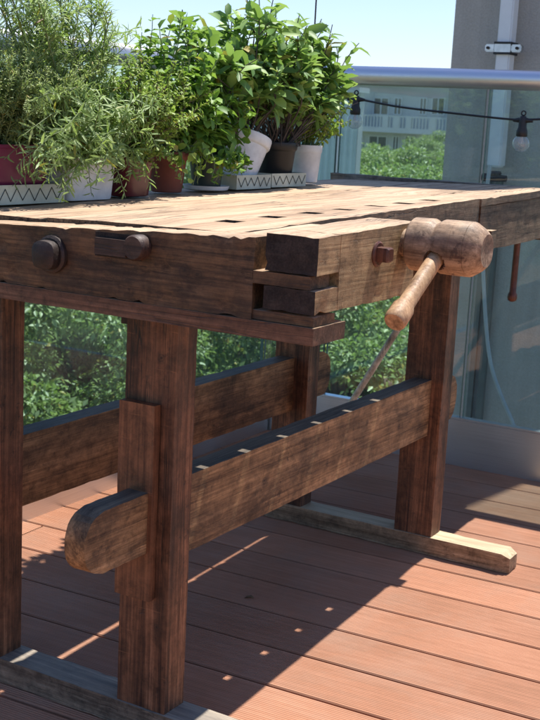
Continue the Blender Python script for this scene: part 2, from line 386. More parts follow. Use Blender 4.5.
for a0, a1 in ((CORNER+.012, -.728), (-.716, -.236), (-.226, 1.2), (1.215, 2.6)):
    bm = bmesh.new(); oriented_box(bm, O, wxv, wyv, a0, a1, .010, .022, .151, 1.172)
    g = obj('glass_pane', bm, [glass, gedge], rr)
    for q in g.data.polygons:
        if abs(q.normal.dot(wxv)) > .9 : q.material_index = 1
bm = bmesh.new(); tube(bm, [O+wxv*CORNER+Vector((0,0,1.19)), O+wxv*4.5+Vector((0,0,1.19))], .029, 32); obj('handrail', bm, railm, rr, 40)
bm = bmesh.new(); oriented_box(bm, O, wxv, wyv, CORNER, 4.5, .002, .034, .1475, .153); obj('base_channel', bm, steel, rr)

lr = thing('glass_railing', 'glass balustrade with steel handrail running along the left side behind the plant pots', 'railing', (-.95, 0, 0))
LA = R(.3); lx_, ly_ = Vector((math.cos(LA), math.sin(LA), 0)), Vector((-math.sin(LA), math.cos(LA), 0))
LO = Vector((-.935, 0, 0))
bm = bmesh.new(); oriented_box(bm, LO, ly_, lx_, -4.2, 1.915, -.05, 0, -.02, .10); obj('steel_panel', bm, steel, lr)
for a0, a1 in ((-3.2,-1.6), (-1.585,.25), (.262, 1.895)):
    bm = bmesh.new(); oriented_box(bm, LO, ly_, lx_, a0, a1, -.032, -.020, .105, 1.172)
    g = obj('glass_pane', bm, [glass, gedge], lr)
    for q in g.data.polygons:
        if abs(q.normal.dot(ly_)) > .9: q.material_index = 1
bm = bmesh.new(); tube(bm, [LO-lx_*.026+ly_*-4.2+Vector((0,0,1.19)), LO-lx_*.026+ly_*1.93+Vector((0,0,1.19))], .029, 32); obj('handrail', bm, railm, lr, 40)

# ---------- concrete pillar with downpipe
py_ = 3.0
bm = timber(-.80, .15, py_, py_+.6, -8.99, 5.2, seg=.4, bev=.008, amp=.002)
pil = obj('concrete_pillar', bm, concrete); tag(pil, 'tall rough grey concrete pillar standing beyond the far glass railing', 'pillar')
def atY(u, v, Y):
    d = F + RT*((u-270)/1208.546) - UP*((v-360)/1208.546); return CAM + d*((Y-CAM.y)/d.y)
def shift_x(o, dx_):
    for v in o.data.vertices: v.co.x += dx_
pl = atY(452.5, 45, py_).x
for v in pil.data.vertices:
    if v.co.x < -.5: v.co.x += pl + .80
pa, pb = atY(500.5, 3, py_-.09), atY(514.5, 3, py_-.09)
pbot = atY(492, 167, py_-.09).z
pw = (pb.x-pa.x); pc = atY(492.5, 166, py_-.09).x*.5 + (pa.x+pb.x)/2*.5
dp = thing('downpipe', 'white square downpipe clamped to the concrete pillar', 'pipe', (pc, py_-.06, pbot))
bm = bmesh.new()
for z0, z1 in ((pbot, 4.9),):
    vs = box(bm, pc-pw/2, pc+pw/2, py_-.09, py_-.03, z0, z1)
bmesh.ops.bevel(bm, geom=bm.edges[:], offset=.006, segments=2, affect='EDGES')
obj('pipe', bm, white_paint, dp)
for zc in (atY(507, 48, py_-.1).z, atY(507, 48, py_-.1).z+1.3):
    bm = bmesh.new(); hw = .058
    box(bm, pc-pw/2-.004, pc+pw/2+.004, py_-.098, py_-.02, zc-.018, zc+.018)
    br = obj('pipe_clamp', bm, galv, dp)
    bm = bmesh.new()
    bm.free()
    for s in (-1, 1):
        bm = bmesh.new(); box(bm, pc+s*(pw/2+.024)-.020, pc+s*(pw/2+.024)+.020, py_-.095, py_-.06, zc-.014, zc+.014)
        bmesh.ops.bevel(bm, geom=bm.edges[:], offset=.004, segments=2, affect='EDGES')
        obj('clamp_ear', bm, galv, br)
    bm = bmesh.new()
    for zz in (zc+.019, zc-.019): box(bm, pc-pw/2-.006, pc+pw/2+.006, py_-.101, py_-.02, zz-.004, zz+.004)
    obj('rubber_liner', bm, black_rubber, br)
    for s in (-1, 1):
        bm = bmesh.new(); tube(bm, [(pc+s*(pw/2+.03), py_-.103, zc), (pc+s*(pw/2+.03), py_-.094, zc)], .006, 6)
        obj('screw', bm, iron, br)
fv = atY(495, 178, py_-.10)
bm = bmesh.new(); tube(bm, [(fv.x-.05, fv.y, fv.z), (fv.x+.045, fv.y, fv.z)], [.016,.012], 12); obj('pipe_fitting', bm, iron, dp, 40)
bm = bmesh.new(); lathe(bm, [(.02,0),(.024,.006),(.02,.014)], 16, Vector(fv)+Vector((.0,0,.012))); obj('valve_knob', bm, black_rubber, dp, 40)
# hose hanging behind the glass
hp = [atY(490,165,2.86)] + [atY(u, v, 2.86) for u, v in ((484,215),(483,260),(486,323),(491,364),(501,395),(514,426),(520,450),(524,500))]
def smooth_path(P, n=8):
    out = []
    for i in range(len(P)-1):
        p0, p1, p2, p3 = P[max(i-1,0)], P[i], P[i+1], P[min(i+2, len(P)-1)]
        for k in range(n):
            s = k/n; out.append(.5*((2*p1)+(p2-p0)*s+(2*p0-5*p1+4*p2-p3)*s*s+(3*p1-p0-3*p2+p3)*s**3))
    return out+[P[-1]]
bm = bmesh.new(); tube(bm, smooth_path([Vector(q) for q in hp]), .0075, 10)
tag(obj('hose', bm, grey_cable, None, 60, hp[-1]), 'thin grey hose hanging from the downpipe behind the far glass', 'hose')
bm = bmesh.new(); jx = atY(487, 330, 2.99).x; box(bm, jx-.012, jx+.012, 2.975, 2.999, -1.2, .86)
box(bm, jx-.055, jx-.035, 2.98, 2.999, -1.2, .86)
tag(obj('conduit', bm, plain('conduit_grey', (.12,.13,.12), .6), None, None, (jx, 2.99, -1.2)), 'slim dark conduit strip running down the concrete pillar behind the glass', 'conduit')

# ================================================================== WORKBENCH
wb = thing('workbench', 'old dark brown wooden carpenter workbench with end vise standing on the terrace', 'workbench', (-.3, .85, 0))
def front(y): return .085 - .05*(y-.45)
def ztop(x, y): return .870 + .025*x + .012*y
H0 = .87
def warp(co):      # local body coords: x measured from the front edge, z from nominal top
    x = co.x + front(co.y); t_ = max(0, min(1, (co.z-.70)/(.87-.70)))
    return Vector((x, co.y, co.z + (ztop(x, co.y)-.87)*t_))
# --- main slab with its row of dog holes
def plate(xs, ys, holes, z0, z1, amp=.0012, sub=.03):
    bm = bmesh.new()
    def refine(a):
        out = []
        for p_, q_ in zip(a, a[1:]):
            n = max(1, int(math.ceil((q_-p_)/sub))); out += [p_+(q_-p_)*i/n for i in range(n)]
        return out+[a[-1]]
    X, Y = refine(xs), refine(ys); nx, ny = len(X)-1, len(Y)-1
    def isin(i, j):
        if i < 0 or j < 0 or i >= nx or j >= ny: return False
        cx, cy = (X[i]+X[i+1])/2, (Y[j]+Y[j+1])/2
        return not any(a < cx < b and c < cy < d for a, b, c, d in holes)
    V = {}
    def v(i, j, z):
        key = (i, j, z)
        if key not in V: V[key] = bm.verts.new((X[i], Y[j], z))
        return V[key]
    for i in range(nx):
        for j in range(ny):
            if not isin(i, j): continue
            bm.faces.new((v(i,j,z1), v(i+1,j,z1), v(i+1,j+1,z1), v(i,j+1,z1)))
            bm.faces.new((v(i,j,z0), v(i,j+1,z0), v(i+1,j+1,z0), v(i+1,j,z0)))
            if not isin(i-1, j): bm.faces.new((v(i,j,z0), v(i,j,z1), v(i,j+1,z1), v(i,j+1,z0)))
            if not isin(i+1, j): bm.faces.new((v(i+1,j,z0), v(i+1,j+1,z0), v(i+1,j+1,z1), v(i+1,j,z1)))
            if not isin(i, j-1): bm.faces.new((v(i,j,z0), v(i+1,j,z0), v(i+1,j,z1), v(i,j,z1)))
            if not isin(i, j+1): bm.faces.new((v(i,j+1,z0), v(i,j+1,z1), v(i+1,j+1,z1), v(i+1,j+1,z0)))
    sharp = [e for e in bm.edges if len(e.link_faces) == 2 and e.calc_face_angle(0) > R(50)]
    bmesh.ops.bevel(bm, geom=sharp, offset=.0025, segments=2, affect='EDGES')
    bm.normal_update()
    for q in bm.verts:
        d = noise.noise_vector(q.co*13)*amp + noise.noise_vector(q.co*50)*amp*.4
        q.co = q.co + d
        q.co = q.co - Vector((0,0,1))*(.0022*max(0, noise.noise(Vector((q.co.x*9, q.co.y*4, 3))))) * (1 if q.co.z > z1-.01 else 0)
        if q.co.x > -.02 and q.co.z > z1-.01:
            q.co.x -= .004*max(0, noise.noise(q.co*31)); q.co.z -= .0025*max(0, noise.noise(q.co*33+Vector((5,0,0))))
    return bm
hy = [.014+.1375*k+.02 for k in range(0, 9)]
hy = [.155+.1375*k for k in range(7)]
ys = [0.0]
holes = []
for h in hy:
    a_, b_ = h-.019-random.random()*.004, h+.017+random.random()*.004; ys += [a_, b_]; holes.append((-.078, -.040, a_, b_))
ys += [1.135]
bm = plate([-.380, -.078, -.040, 0], ys, holes, .806, .87)
def warp_slab(co):
    y = co.y; f_ = front(y); kn = [(-.60, f_-.60), (-.30, f_-.30), (-.078, -.029), (-.040, .012), (0, f_), (.05, f_+.05)]
    x = f_+co.x
    for (a, A), (b, B) in zip(kn, kn[1:]):
        if a <= co.x <= b: x = A+(B-A)*(co.x-a)/(b-a); break
    t_ = max(0, min(1, (co.z-.70)/.17)); return Vector((x, y, co.z+(ztop(x, y)-.87)*t_))
for v in bm.verts: v.co = warp_slab(v.co)
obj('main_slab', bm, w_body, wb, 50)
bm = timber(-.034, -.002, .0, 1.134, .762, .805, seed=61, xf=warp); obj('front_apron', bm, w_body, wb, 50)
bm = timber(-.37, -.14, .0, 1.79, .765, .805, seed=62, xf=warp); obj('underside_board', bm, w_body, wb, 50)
# continuation behind the tail vise (narrower) and the tool tray
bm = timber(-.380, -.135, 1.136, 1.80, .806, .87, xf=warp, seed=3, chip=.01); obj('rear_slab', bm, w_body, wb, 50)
def warp_t(co):
    t_ = max(0, min(1, (co.z-.70)/.17)); return Vector((co.x, co.y, co.z + (ztop(co.x, co.y)-.87)*t_))
bm = bmesh.new()
bm = timber(-.655, -.333, 0.0, 1.80, .79, .868, seed=4, xf=warp_t, chip=.008); 
def tray_side(bm):
    for v in bm.verts:
        if v.co.x > -.36: v.co.x += front(v.co.y) - front(.9)
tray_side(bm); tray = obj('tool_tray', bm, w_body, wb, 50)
for i, (a, b) in enumerate(((.004,.285),(.655,.925),(.95,1.06),(1.085,1.79))):
    bm = timber(-.386, -.376, a, b, .80, .862, seg=.03, xf=warp, seed=50+i); obj('light_block_strip', bm, w_body, wb, 50)  # added strips close the slab gap in places to break up the sun streak
# --- end cap and its lower rail
def zcap(co):
    t_ = max(0, min(1, (co.z-.76)/(.11))); return Vector((co.x, co.y, co.z + (.8765+.047*(co.x-.184)-.87)*t_))
bm = timber(-.67, .184, -.080, -.003, .758, .87, seg=.012, bev=.003, amp=.0016, xf=zcap, seed=6, chip=.02)
for v in bm.verts:
    if v.co.z > .848 and v.co.y < -.066:
        v.co.z -= .016*max(0, noise.noise(Vector((v.co.x*34, 3, v.co.z*8)))-.28) + .0012*noise.noise(Vector((v.co.x*150,1,1))); v.co.y += .014*max(0, noise.noise(Vector((v.co.x*60, 9, v.co.z*20)))-.25)
cap = obj('end_cap', bm, w_cap, wb, 50)
bm = timber(.183, .277, -.080, -.024, .811, .829, amp=.0008, seed=7); obj('tongue', bm, w_cap, cap, 50)
bm = timber(.183, .284, -.078, -.014, .7585, .772, amp=.0006, seed=7); obj('tongue', bm, w_cap, cap, 50)
bm = timber(-.66, .287, -.0815, .016, .732, .7575, bev=.002, amp=.0009, seed=8); obj('cap_rail', bm, w_rail, wb, 50)
# square-headed bolt with round washer, and the slot with its peg, on the end face
bc = Vector((-.19, -.08, .815))
rotY = Matrix.Rotation(R(90), 4, 'X')
bm = bmesh.new(); lathe(bm, [(.030,0),(.030,.006),(.026,.009)], 24, bc, rotY); lathe(bm, [(.021,.009),(.023,.014),(.022,.024),(.014,.029)], 24, bc, rotY, sq=3.2)
for v in bm.verts: v.co += noise.noise_vector(v.co*40)*.0012
obj('bolt', bm, iron, wb, 35)
bm = timber(-.104, -.016, -.0816, -.06, .822, .859, amp=.0005, seed=1, bev=.001); obj('slot', bm, w_endgrain, wb, 50)
bm = timber(-.100, -.040, -.088, -.06, .825, .851, amp=.0008, seed=9, bev=.002); obj('peg', bm, w_bolt, wb, 50)
bm = bmesh.new(); lathe(bm, [(.0195,0),(.0195,.018),(.017,.022)], 28, Vector((-.017,-.08,.843)), rotY); obj('plug', bm, w_bolt, wb, 40)
# --- end (front) vise: outer block, joined by fingers, with screw hub and handle
vise = bpy.data.objects.new('front_vise', None)
def zblk(co):
    t_ = max(0, min(1, (co.z-.78)/.10)); return Vector((co.x, co.y, co.z + (.0005+.022*(co.y+.08))*t_ + .0*co.x))
def merge(*bms):
    out = bms[0]
    for b in bms[1:]:
        me = bpy.data.meshes.new('tmp'); b.to_mesh(me); b.free(); out.from_mesh(me); bpy.data.meshes.remove(me)
    return out
def blkprof(co):
    # far end of the block sweeps in a soft curve
    if co.y > .2: co.y = co.y - .02*max(0, (.84-co.z)/.06)**2*.4
    return co
b1 = timber(.201, .287, -.013, .250, .776, .884, seg=.014, bev=.0012, amp=.0014, seed=10, xf=zblk, chip=.008, prof=blkprof)
b2 = timber(.2015, .2866, -.080, -.004, .831, .8837, seg=.011, bev=.0015, amp=.0014, seed=10, xf=zblk, chip=.014)
b3 = timber(.2015, .2866, -.080, -.004, .7765, .8095, seg=.011, bev=.0015, amp=.0014, seed=10, xf=zblk, chip=.014)
blk = obj('vise_block', merge(b1, b2, b3), [w_block, w_endgrain], wb, 50)
for q in blk.data.polygons:
    if q.normal.y < -.8 and q.center.y + wb.location.y < -.07: q.material_index = 1
bm = timber(0.004, .118, .0, .235, .765, .866, amp=.0012, seed=13, bev=.003)
for v in bm.verts:
    fx = front(v.co.y); s = (v.co.x-.004)/.114; v.co.x = fx+.002 + s*(.197-fx-.002)
    v.co.z += (ztop(v.co.x, v.co.y)-.868)*max(0, min(1, (v.co.z-.77)/.09))
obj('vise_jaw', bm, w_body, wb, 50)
# bolt through the vise block
bc = Vector((.286, .108, .850)); rotX = Matrix.Rotation(R(90), 4, 'Y')
bm = bmesh.new(); lathe(bm, [(.0195,0),(.0195,.003),(.017,.005)], 24, bc, rotX); lathe(bm, [(.0115,.005),(.0115,.021),(.009,.024)], 16, bc, rotX, sq=7)
obj('bolt', bm, w_dark, wb, 35)
# hub
hc = Vector((0, .209, .861))
prof = [(.022,.27),(.022,.299),(.039,.300),(.0418,.303),(.0422,.316),(.0416,.3168),(.0422,.3176),(.0422,.334),(.041,.337),(.0375,.343),(.0375,.345),(.0412,.351),(.0425,.354),(.0428,.374),(.0422,.3748),(.0428,.3756),(.0428,.3965),(.042,.398),(.0428,.3995),(.0418,.403),(.033,.417),(.027,.423),(.0255,.424),(.012,.4225)]
bm = bmesh.new(); lathe(bm, prof, 56, hc, rotX)
# the handle's bore: push the surface inwards where the handle passes
hd = Vector((0, -.164, -.100)).normalized(); hx = .352
for v in bm.verts:
    q = v.co - Vector((hx, hc.y, hc.z)); al = q.dot(hd); pr_ = q - hd*al
    v.co += noise.noise_vector(v.co*30)*.0007
bmesh.ops.subdivide_edges(bm, edges=[e for e in bm.edges if all((v.co-Vector((hx,hc.y,hc.z))-hd*.045).length < .032 for v in e.verts)], cuts=5, use_grid_fill=True)
for v in bm.verts:
    q = v.co - Vector((hx, hc.y, hc.z)); al = q.dot(hd); pr_ = q - hd*al
    if al > 0 and pr_.length < .0168: v.co -= hd*.014
hub = obj('screw_hub', bm, w_hub, wb, 35)
bm = bmesh.new(); hm = hd.to_track_quat('Z', 'Y').to_matrix().to_4x4(); h0 = Vector((hx, hc.y, hc.z))
lathe(bm, [(.009,-.055),(.0118,-.052),(.0128,0),(.0132,.06),(.0128,.12),(.0133,.150),(.0155,.155),(.0172,.160),(.0176,.183),(.017,.190),(.015,.193)], 28, h0, hm)
obj('handle', bm, w_handle, hub, 40)
# --- tail vise at the far end
b1 = timber(-.125, .0, 1.150, 1.72, .752, .852, seed=15, xf=warp, amp=.0013, chip=.008)
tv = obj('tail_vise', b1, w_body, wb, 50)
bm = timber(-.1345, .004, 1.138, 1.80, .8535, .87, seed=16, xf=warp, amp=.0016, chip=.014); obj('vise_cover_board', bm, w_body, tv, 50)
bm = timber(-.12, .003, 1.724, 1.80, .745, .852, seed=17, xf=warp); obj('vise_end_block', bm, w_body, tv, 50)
bm = timber(-.02, .022, 1.175, 1.215, .764, .80, seed=18, xf=warp); obj('shadow_lug', bm, w_body, tv, 50)  # added lug, hidden behind the hub, there to notch the deck shadow
pa, pb = atY(518, 238, 1.55), atY(512, 300, 1.55)
bm = bmesh.new(); dd = (pa-pb).normalized(); tm = dd.to_track_quat('Z', 'Y').to_matrix().to_4x4(); Lh = (pa-pb).length
lathe(bm, [(.006,-.004),(.0115,0),(.0135,.007),(.0125,.016),(.0095,.021),(.0088,.06),(.0088,Lh+.03)], 18, pb, tm); obj('handle', bm, w_dark, tv, 40)
bm = timber(-.70, -.03, 1.803, 1.845, .77, .889, seed=19, amp=.002, chip=.012); obj('far_end_board', bm, w_grey, wb, 50)
# --- legs, feet, stretchers
lz = .0475
for i, (x0, x1, y0) in enumerate(((-.100,0,0), (-.471,-.371,0), (-.100,0,1.125), (-.471,-.371,1.125))):
    bm = timber(x0, x1, y0, y0+.056, lz, .757, seg=.03, bev=.0035, amp=.0013, seed=20+i, chip=.004)
    if i == 0:
        for v in bm.verts: v.co.x += .006*math.sin(v.co.z*4)*0
    obj('leg', bm, w_leg[i % 3], wb, 50)
def footprof(co): return co
for i, y0 in enumerate((-.004, 1.121)):
    def fp(co, y0=y0):
        if co.x > .19 and co.z > .02: co.z -= .010
        return co
    bm = timber(-.67, .205, y0, y0+.066, .002, lz, seg=.02, bev=.002, amp=.0012, seed=25+i, chip=.008)
    for v in bm.verts:   # worn chamfer at the toe
        if v.co.x > .186:
            c_ = (v.co.x-.186)/.019; v.co.z -= .010*c_*(1 if v.co.z > .03 else 0)
            v.co.y = y0+.033 + (v.co.y-y0-.033)*(1-.22*c_)
    obj('foot', bm, (w_foot, w_foot2)[i], wb, 50)
def rounded_end(ytip_lo, ytip_hi, zc, hh):
    def f(co):
        y = co.y; s = (co.z-zc)/hh
        k = 1-math.sqrt(max(0, 1-min(1, abs(s))**2.6))
        if y < -.06: co.y = y + k*.055*min(1, (-.06-y)/.08)
        if y > 1.24: co.y = y - k*.05*min(1, (y-1.24)/.05)
        return co
    return f
for i, (x1, yl, yh) in enumerate(((-.030, -.178, 1.305), (-.412, -.178, 1.335))):
    zt, zb_ = .442, .303
    body = timber(x1-.046, x1, .057, 1.124, zb_, zt, seg=.022, bev=.0025, amp=.0013, seed=30+i, chip=.006)
    def tp(co):
        # tenon slightly lower than the rail
        return co
    re_ = rounded_end(yl, yh, .3845, .052); re2 = rounded_end(yl, yh, .3725, .062)
    t1 = timber(x1-.044, x1-.004, yl, .060, zb_+.030, zt-.006, seg=.007, bev=.004, amp=.0018, seed=33+i, prof=re_)
    t2 = timber(x1-.044, x1-.004, 1.118, yh, zb_+.012, zt-.006, seg=.012, bev=.004, amp=.0018, seed=36+i, prof=re2)
    obj('stretcher', merge(body, t1, t2), w_str, wb, 50)
for i, x in enumerate((-.0, -.371)):
    bm = timber(x-.097, x-.026, -.019, -.003, .250, .583, bev=.0015, amp=.0009, seed=40+i); obj('wedge', bm, w_wedge, wb, 50)
# nut under the end cap, left of the near leg
bm = bmesh.new(); box(bm, -.128, -.100, .02, .05, .70, .765); obj('nut', bm, iron, wb)

# leaning stick
sp = [atY(305,470,1.5), atY(352,397,1.5), atY(395,332,1.5), atY(440,262,1.5)]
s0 = Vector((sp[0].x, 1.5, .004)); s1 = Vector(sp[3])
bm = bmesh.new(); tube(bm, [s0, s0.lerp(s1,.3), s0.lerp(s1,.7), s1], .0095, 14)
tag(obj('wooden_stick', bm, w_stick, None, 50, s0), 'slim pale wooden stick leaning under the workbench behind the stretcher', 'stick')

# ================================================================== STRING LIGHT
st = thing('string_light', 'black outdoor string light with clear round bulb hanging along the far railing', 'string light', wallp(-.4, 1.0, -.06))
cp = [atY(u, v, 1.88) for u, v in ((250,74),(300,90),(345,97.5),(358,99),(400,107),(460,114),(507,119),(523,119.5),(545,119),(600,116))]
bm = bmesh.new(); tube(bm, smooth_path([Vector(q) for q in cp], 6), .0031, 8); obj('cable', bm, black_rubber, st, 60)
for u, v in ((356,100), (523,121)):
    c = Vector(atY(u, v, 1.88)); c.z += .002
    bm = bmesh.new()
    lathe(bm, [(.008,.012),(.011,.006),(.012,-.006),(.0125,-.020),(.016,-.030),(.0165,-.044),(.014,-.047)], 20, c)
    tube(bm, [c+Vector((-.030,0,-.001)), c+Vector((-.012,0,0)), c+Vector((.012,0,0)), c+Vector((.030,0,-.001))], [.004,.0075,.0075,.004], 10)
    ringp = [c+Vector((math.cos(a)*.0065, 0, .020+math.sin(a)*.0065)) for a in np.linspace(0, 2*math.pi, 15)]
    tube(bm, ringp, .0022, 6)
    sk = obj('socket', bm, black_rubber, st, 50)
    bm = bmesh.new(); R_ = .0245
    pr2 = [(.0135,-.046)] + [(R_*math.sin(a), -.068-R_*math.cos(a)*-1*-1) for a in []]
    for a in np.linspace(R(146), R(4), 16): pr2.append((R_*math.sin(a), -.0665 + R_*math.cos(R(180)-a)*-1))
    pr2 = [(.0135,-.0445)] + [(R_*math.sin(a), -.0665 + R_*math.cos(a)) for a in np.linspace(R(34), R(176), 18)]
    lathe(bm, pr2, 28, c, capb=False); obj('bulb', bm, bulbglass, sk, 80)
    bm = bmesh.new(); tube(bm, [c+Vector((0,0,-.045)), c+Vector((0,0,-.066))], .004, 8)
    for s in (-1,1): tube(bm, [c+Vector((s*.003,0,-.05)), c+Vector((s*.009,0,-.07)), c+Vector((s*.002,0,-.078))], .0007, 5)
    obj('filament', bm, plain('filament_post', (.6,.58,.5), .4), sk)

# ================================================================== FOLIAGE
def leaf_mesh(name, P, D, Nn, L, W, droop=.25, fold=.25, simple=False):
    """P base, D direction, Nn upward normal, L, W per leaf -> mesh of separate little leaves"""
    P, D, Nn = np.asarray(P), np.asarray(D), np.asarray(Nn); n = len(P)
    D = D/np.linalg.norm(D, axis=1, keepdims=True)
    Sd = np.cross(D, Nn); Sd /= (np.linalg.norm(Sd, axis=1, keepdims=True)+1e-9); Nn = np.cross(Sd, D)
    L = np.broadcast_to(np.asarray(L, float).reshape(-1,1), (n,1)); W = np.broadcast_to(np.asarray(W, float).reshape(-1,1), (n,1))
    def at(t_, s, lift): return P + D*L*t_ + Sd*W*s + Nn*(lift*W - droop*L*t_*t_)
    if simple:
        V = np.stack([at(0,0,0), at(.45,-.5,fold), at(1,0,0), at(.45,.5,fold)], 1).reshape(-1,3)
        idx = np.array([0,3,2, 0,2,1]); cnt = [3,3]; nv = 4
    else:
        V = np.stack([at(0,0,0), at(.38,0,0), at(.72,0,0), at(1,0,0), at(.33,-.46,fold), at(.74,-.42,fold*.8), at(.33,.46,fold), at(.74,.42,fold*.8)], 1).reshape(-1,3)
        idx = np.array([0,1,4, 1,2,5,4, 2,3,5, 0,6,1, 1,6,7,2, 2,7,3]); cnt = [3,4,3,3,4,3]; nv = 8
    fl = (idx[None,:] + (np.arange(n)*nv)[:,None]).ravel()
    return rawmesh(name, V, fl, np.tile(cnt, n))
def fuzz(d, s, rng=RNG):
    return d + rng.normal(0, s, np.shape(d))
class Plant:
    def __init__(s): s.bm = bmesh.new(); s.P = []; s.D = []; s.N = []; s.L = []; s.W = []
    def stem(s, base, tip, bow, r0_=.002, r1=.0008, n=8, wob=.006, sag=0):
        base, tip = Vector(base), Vector(tip); L = (tip-base).length; pts = []
        o = Vector((random.random()*50,)*3)
        for i in range(n+1):
            t_ = i/n; q = base.lerp(tip, t_) + Vector(bow)*math.sin(math.pi*t_) + noise.noise_vector(base*20+Vector((t_*3,0,0))+o)*wob*t_
            q.z -= sag*t_*t_; pts.append(q)
        tube(s.bm, pts, [r0_+(r1-r0_)*i/n for i in range(n+1)], 5, False); return pts
    def leaves(s, pts, n, L, W, t0=.15, spread=.9, up=.4, rand=.35, whorl=2):
        m = len(pts)-1
        for i in range(n):
            t_ = t0 + (1-t0)*(i+random.random()*.6)/n; t_ = min(t_, .999); k = int(t_*m); f = t_*m-k
            q = pts[k].lerp(pts[k+1], f); ax = (pts[k+1]-pts[k]).normalized()
            a0 = i*2.4 + random.random()
            for wv in range(whorl):
                a = a0 + wv*2*math.pi/whorl + random.uniform(-.3,.3)
                e = ax.orthogonal().normalized(); side = Matrix.Rotation(a, 3, ax) @ e
                d = (side*spread + ax*up + Vector([random.gauss(0, rand) for _ in range(3)])).normalized()
                s.P.append(q); s.D.append(d); s.N.append((ax + Vector((0,0,.8)) + Vector([random.gauss(0,.3) for _ in range(3)])).normalized())
                sc = random.uniform(.6, 1.15)*(1-.35*t_*t_); s.L.append(L*sc); s.W.append(W*sc*random.uniform(.8,1.1))
    def build(s, parent, mleaf, mstem, droop=.25, fold=.25, simple=False):
        obj('stem', s.bm, mstem, parent, 60)
        me = leaf_mesh('foliage', [tuple(v) for v in s.P], [tuple(v) for v in s.D], [tuple(v) for v in s.N], s.L, s.W, droop, fold, simple)
        finish('foliage', me, mleaf, parent, 180)

lf_thyme = leafmat('thyme_leaf', (.18,.25,.08), (.34,.44,.17), (.50,.58,.28), .5)
lf_narrow = leafmat('narrow_leaf', (.12,.20,.055), (.27,.39,.13), (.44,.55,.26), .46)
lf_bush = leafmat('bushy_leaf', (.09,.16,.03), (.22,.34,.07), (.40,.50,.14), .45)
lf_mint = leafmat('mint_leaf', (.05,.13,.02), (.13,.27,.045), (.27,.44,.08), .42)
lf_sage = leafmat('sage_leaf', (.07,.15,.04), (.18,.33,.09), (.38,.54,.17), .42)
lf_yellow = leafmat('yellow_green_leaf', (.10,.18,.03), (.22,.34,.05), (.38,.45,.10), .42)
lf_vine = leafmat('vine_leaf', (.08,.16,.02), (.18,.30,.04), (.32,.42,.08), .42)
stem_green = plain('green_stem', (.12,.16,.06), .6, 0, .3, 30, 0)
stem_brown = plain('woody_stem', (.11,.075,.05), .8, 0, .35, 60, .2)
stem_dark = plain('dark_woody_stem', (.06,.045,.038), .8, 0, .35, 60, .2)
soil = plain('potting_soil', (.035,.024,.016), .95, 0, .5, 60, 1., .006)
pl_magenta = plain('magenta_plastic', (.15,.010,.05), .38, 0, .12, 6, .04)
pl_red = plain('dark_red_glaze', (.085,.006,.011), .28, 0, .18, 9, .04)
pl_terra = plain('terracotta', (.17,.045,.028), .7, 0, .2, 14, .15)
pl_white = plain('white_plastic', (.66,.67,.67), .45, 0, .16, 22, .03)
pl_white2 = plain('grubby_white_plastic', (.60,.60,.585), .5, 0, .14, 25, .06)
pl_black = plain('black_plastic', (.006,.006,.007), .5, 0, .2, 9, .04)
pl_green = plain('dark_green_plastic', (.02,.035,.03), .45, 0, .2, 9, .04)
cream = plain('cream_ceramic', (.47,.48,.37), .45, 0, .2, 26, .05)
zig = plain('zigzag_line', (.02,.03,.03), .5, 0, .1, 12, 0)

ZP = lambda x, y: ztop(x, y) + .002
def pot_round(parent, c, rb, rt, h, mat, tilt=None, rim=.004, sq=0, rot=0, rings=True):
    m = Matrix.Rotation(rot, 4, 'Z')
    if tilt: m = tilt @ m
    bm = bmesh.new()
    prof = [(rb*.9,0),(rb,.002),(rb+(rt-rb)*.78,h*.78),(rt-.001,h*.80),(rt+rim*.4,h*.83),(rt+rim,h*.97),(rt+rim*.8,h),(rt-.003,h),(rt-.005,h*.9),(rt-.007,h*.86)]
    lathe(bm, prof, 40, c, m, capt=False, sq=sq)
    pt = obj('pot', bm, mat, parent, 35)
    bm = bmesh.new(); lathe(bm, [(.001,h*.875),(rt*.5,h*.89),(rt-.006,h*.87)], 40, c, m, capb=False, capt=False, sq=sq)
    obj('soil', bm, soil, parent, 60)
def pot_box(parent, c, hx, hy, h, mat, taper=.86):
    m = Matrix.Diagonal((hx, hy, 1, 1)); bm = bmesh.new(); k = 1.03
    lathe(bm, [(taper*.97,0),(taper,.003),(taper+(1-taper)*.93,h*.93),(k,h*.94),(k,h),(.93,h),(.91,h*.88)], 64, c, m, capt=False, sq=9)
    obj('pot', bm, mat, parent, 35)
    bm = bmesh.new(); lathe(bm, [(.001,h*.90),(.5,h*.91),(.915,h*.89)], 64, c, m, capb=False, capt=False, sq=9); obj('soil', bm, soil, parent, 60)
def tray_zig(y0, y1, x0, x1, h, label, n=6):
    zc = ZP(x1, (y0+y1)/2)
    tr = thing('planter_tray', label, 'tray', ((x0+x1)/2, (y0+y1)/2, zc), 'cream trays with a zigzag line')
    bm = bmesh.new(); th = .004
    box(bm, x0, x1, y0, y1, zc, zc+.004); box(bm, x1-th, x1, y0, y1, zc+.004, zc+h); box(bm, x0, x0+th, y0, y1, zc+.004, zc+h)
    box(bm, x0+th, x1-th, y0, y0+th, zc+.004, zc+h); box(bm, x0+th, x1-th, y1-th, y1, zc+.004, zc+h)
    obj('tray_body', bm, cream, tr)
    bm = bmesh.new(); pts = []
    for i in range(2*n+1): pts.append((x1+.0006, y0+.006+(y1-y0-.012)*i/(2*n)+random.uniform(-.0012,.0012), zc + (h*.2 if i % 2 else h*.82)+random.uniform(-.0015,.0015)))
    tube(bm, pts, .0010, 5); obj('zigzag_line', bm, zig, tr)
    return tr

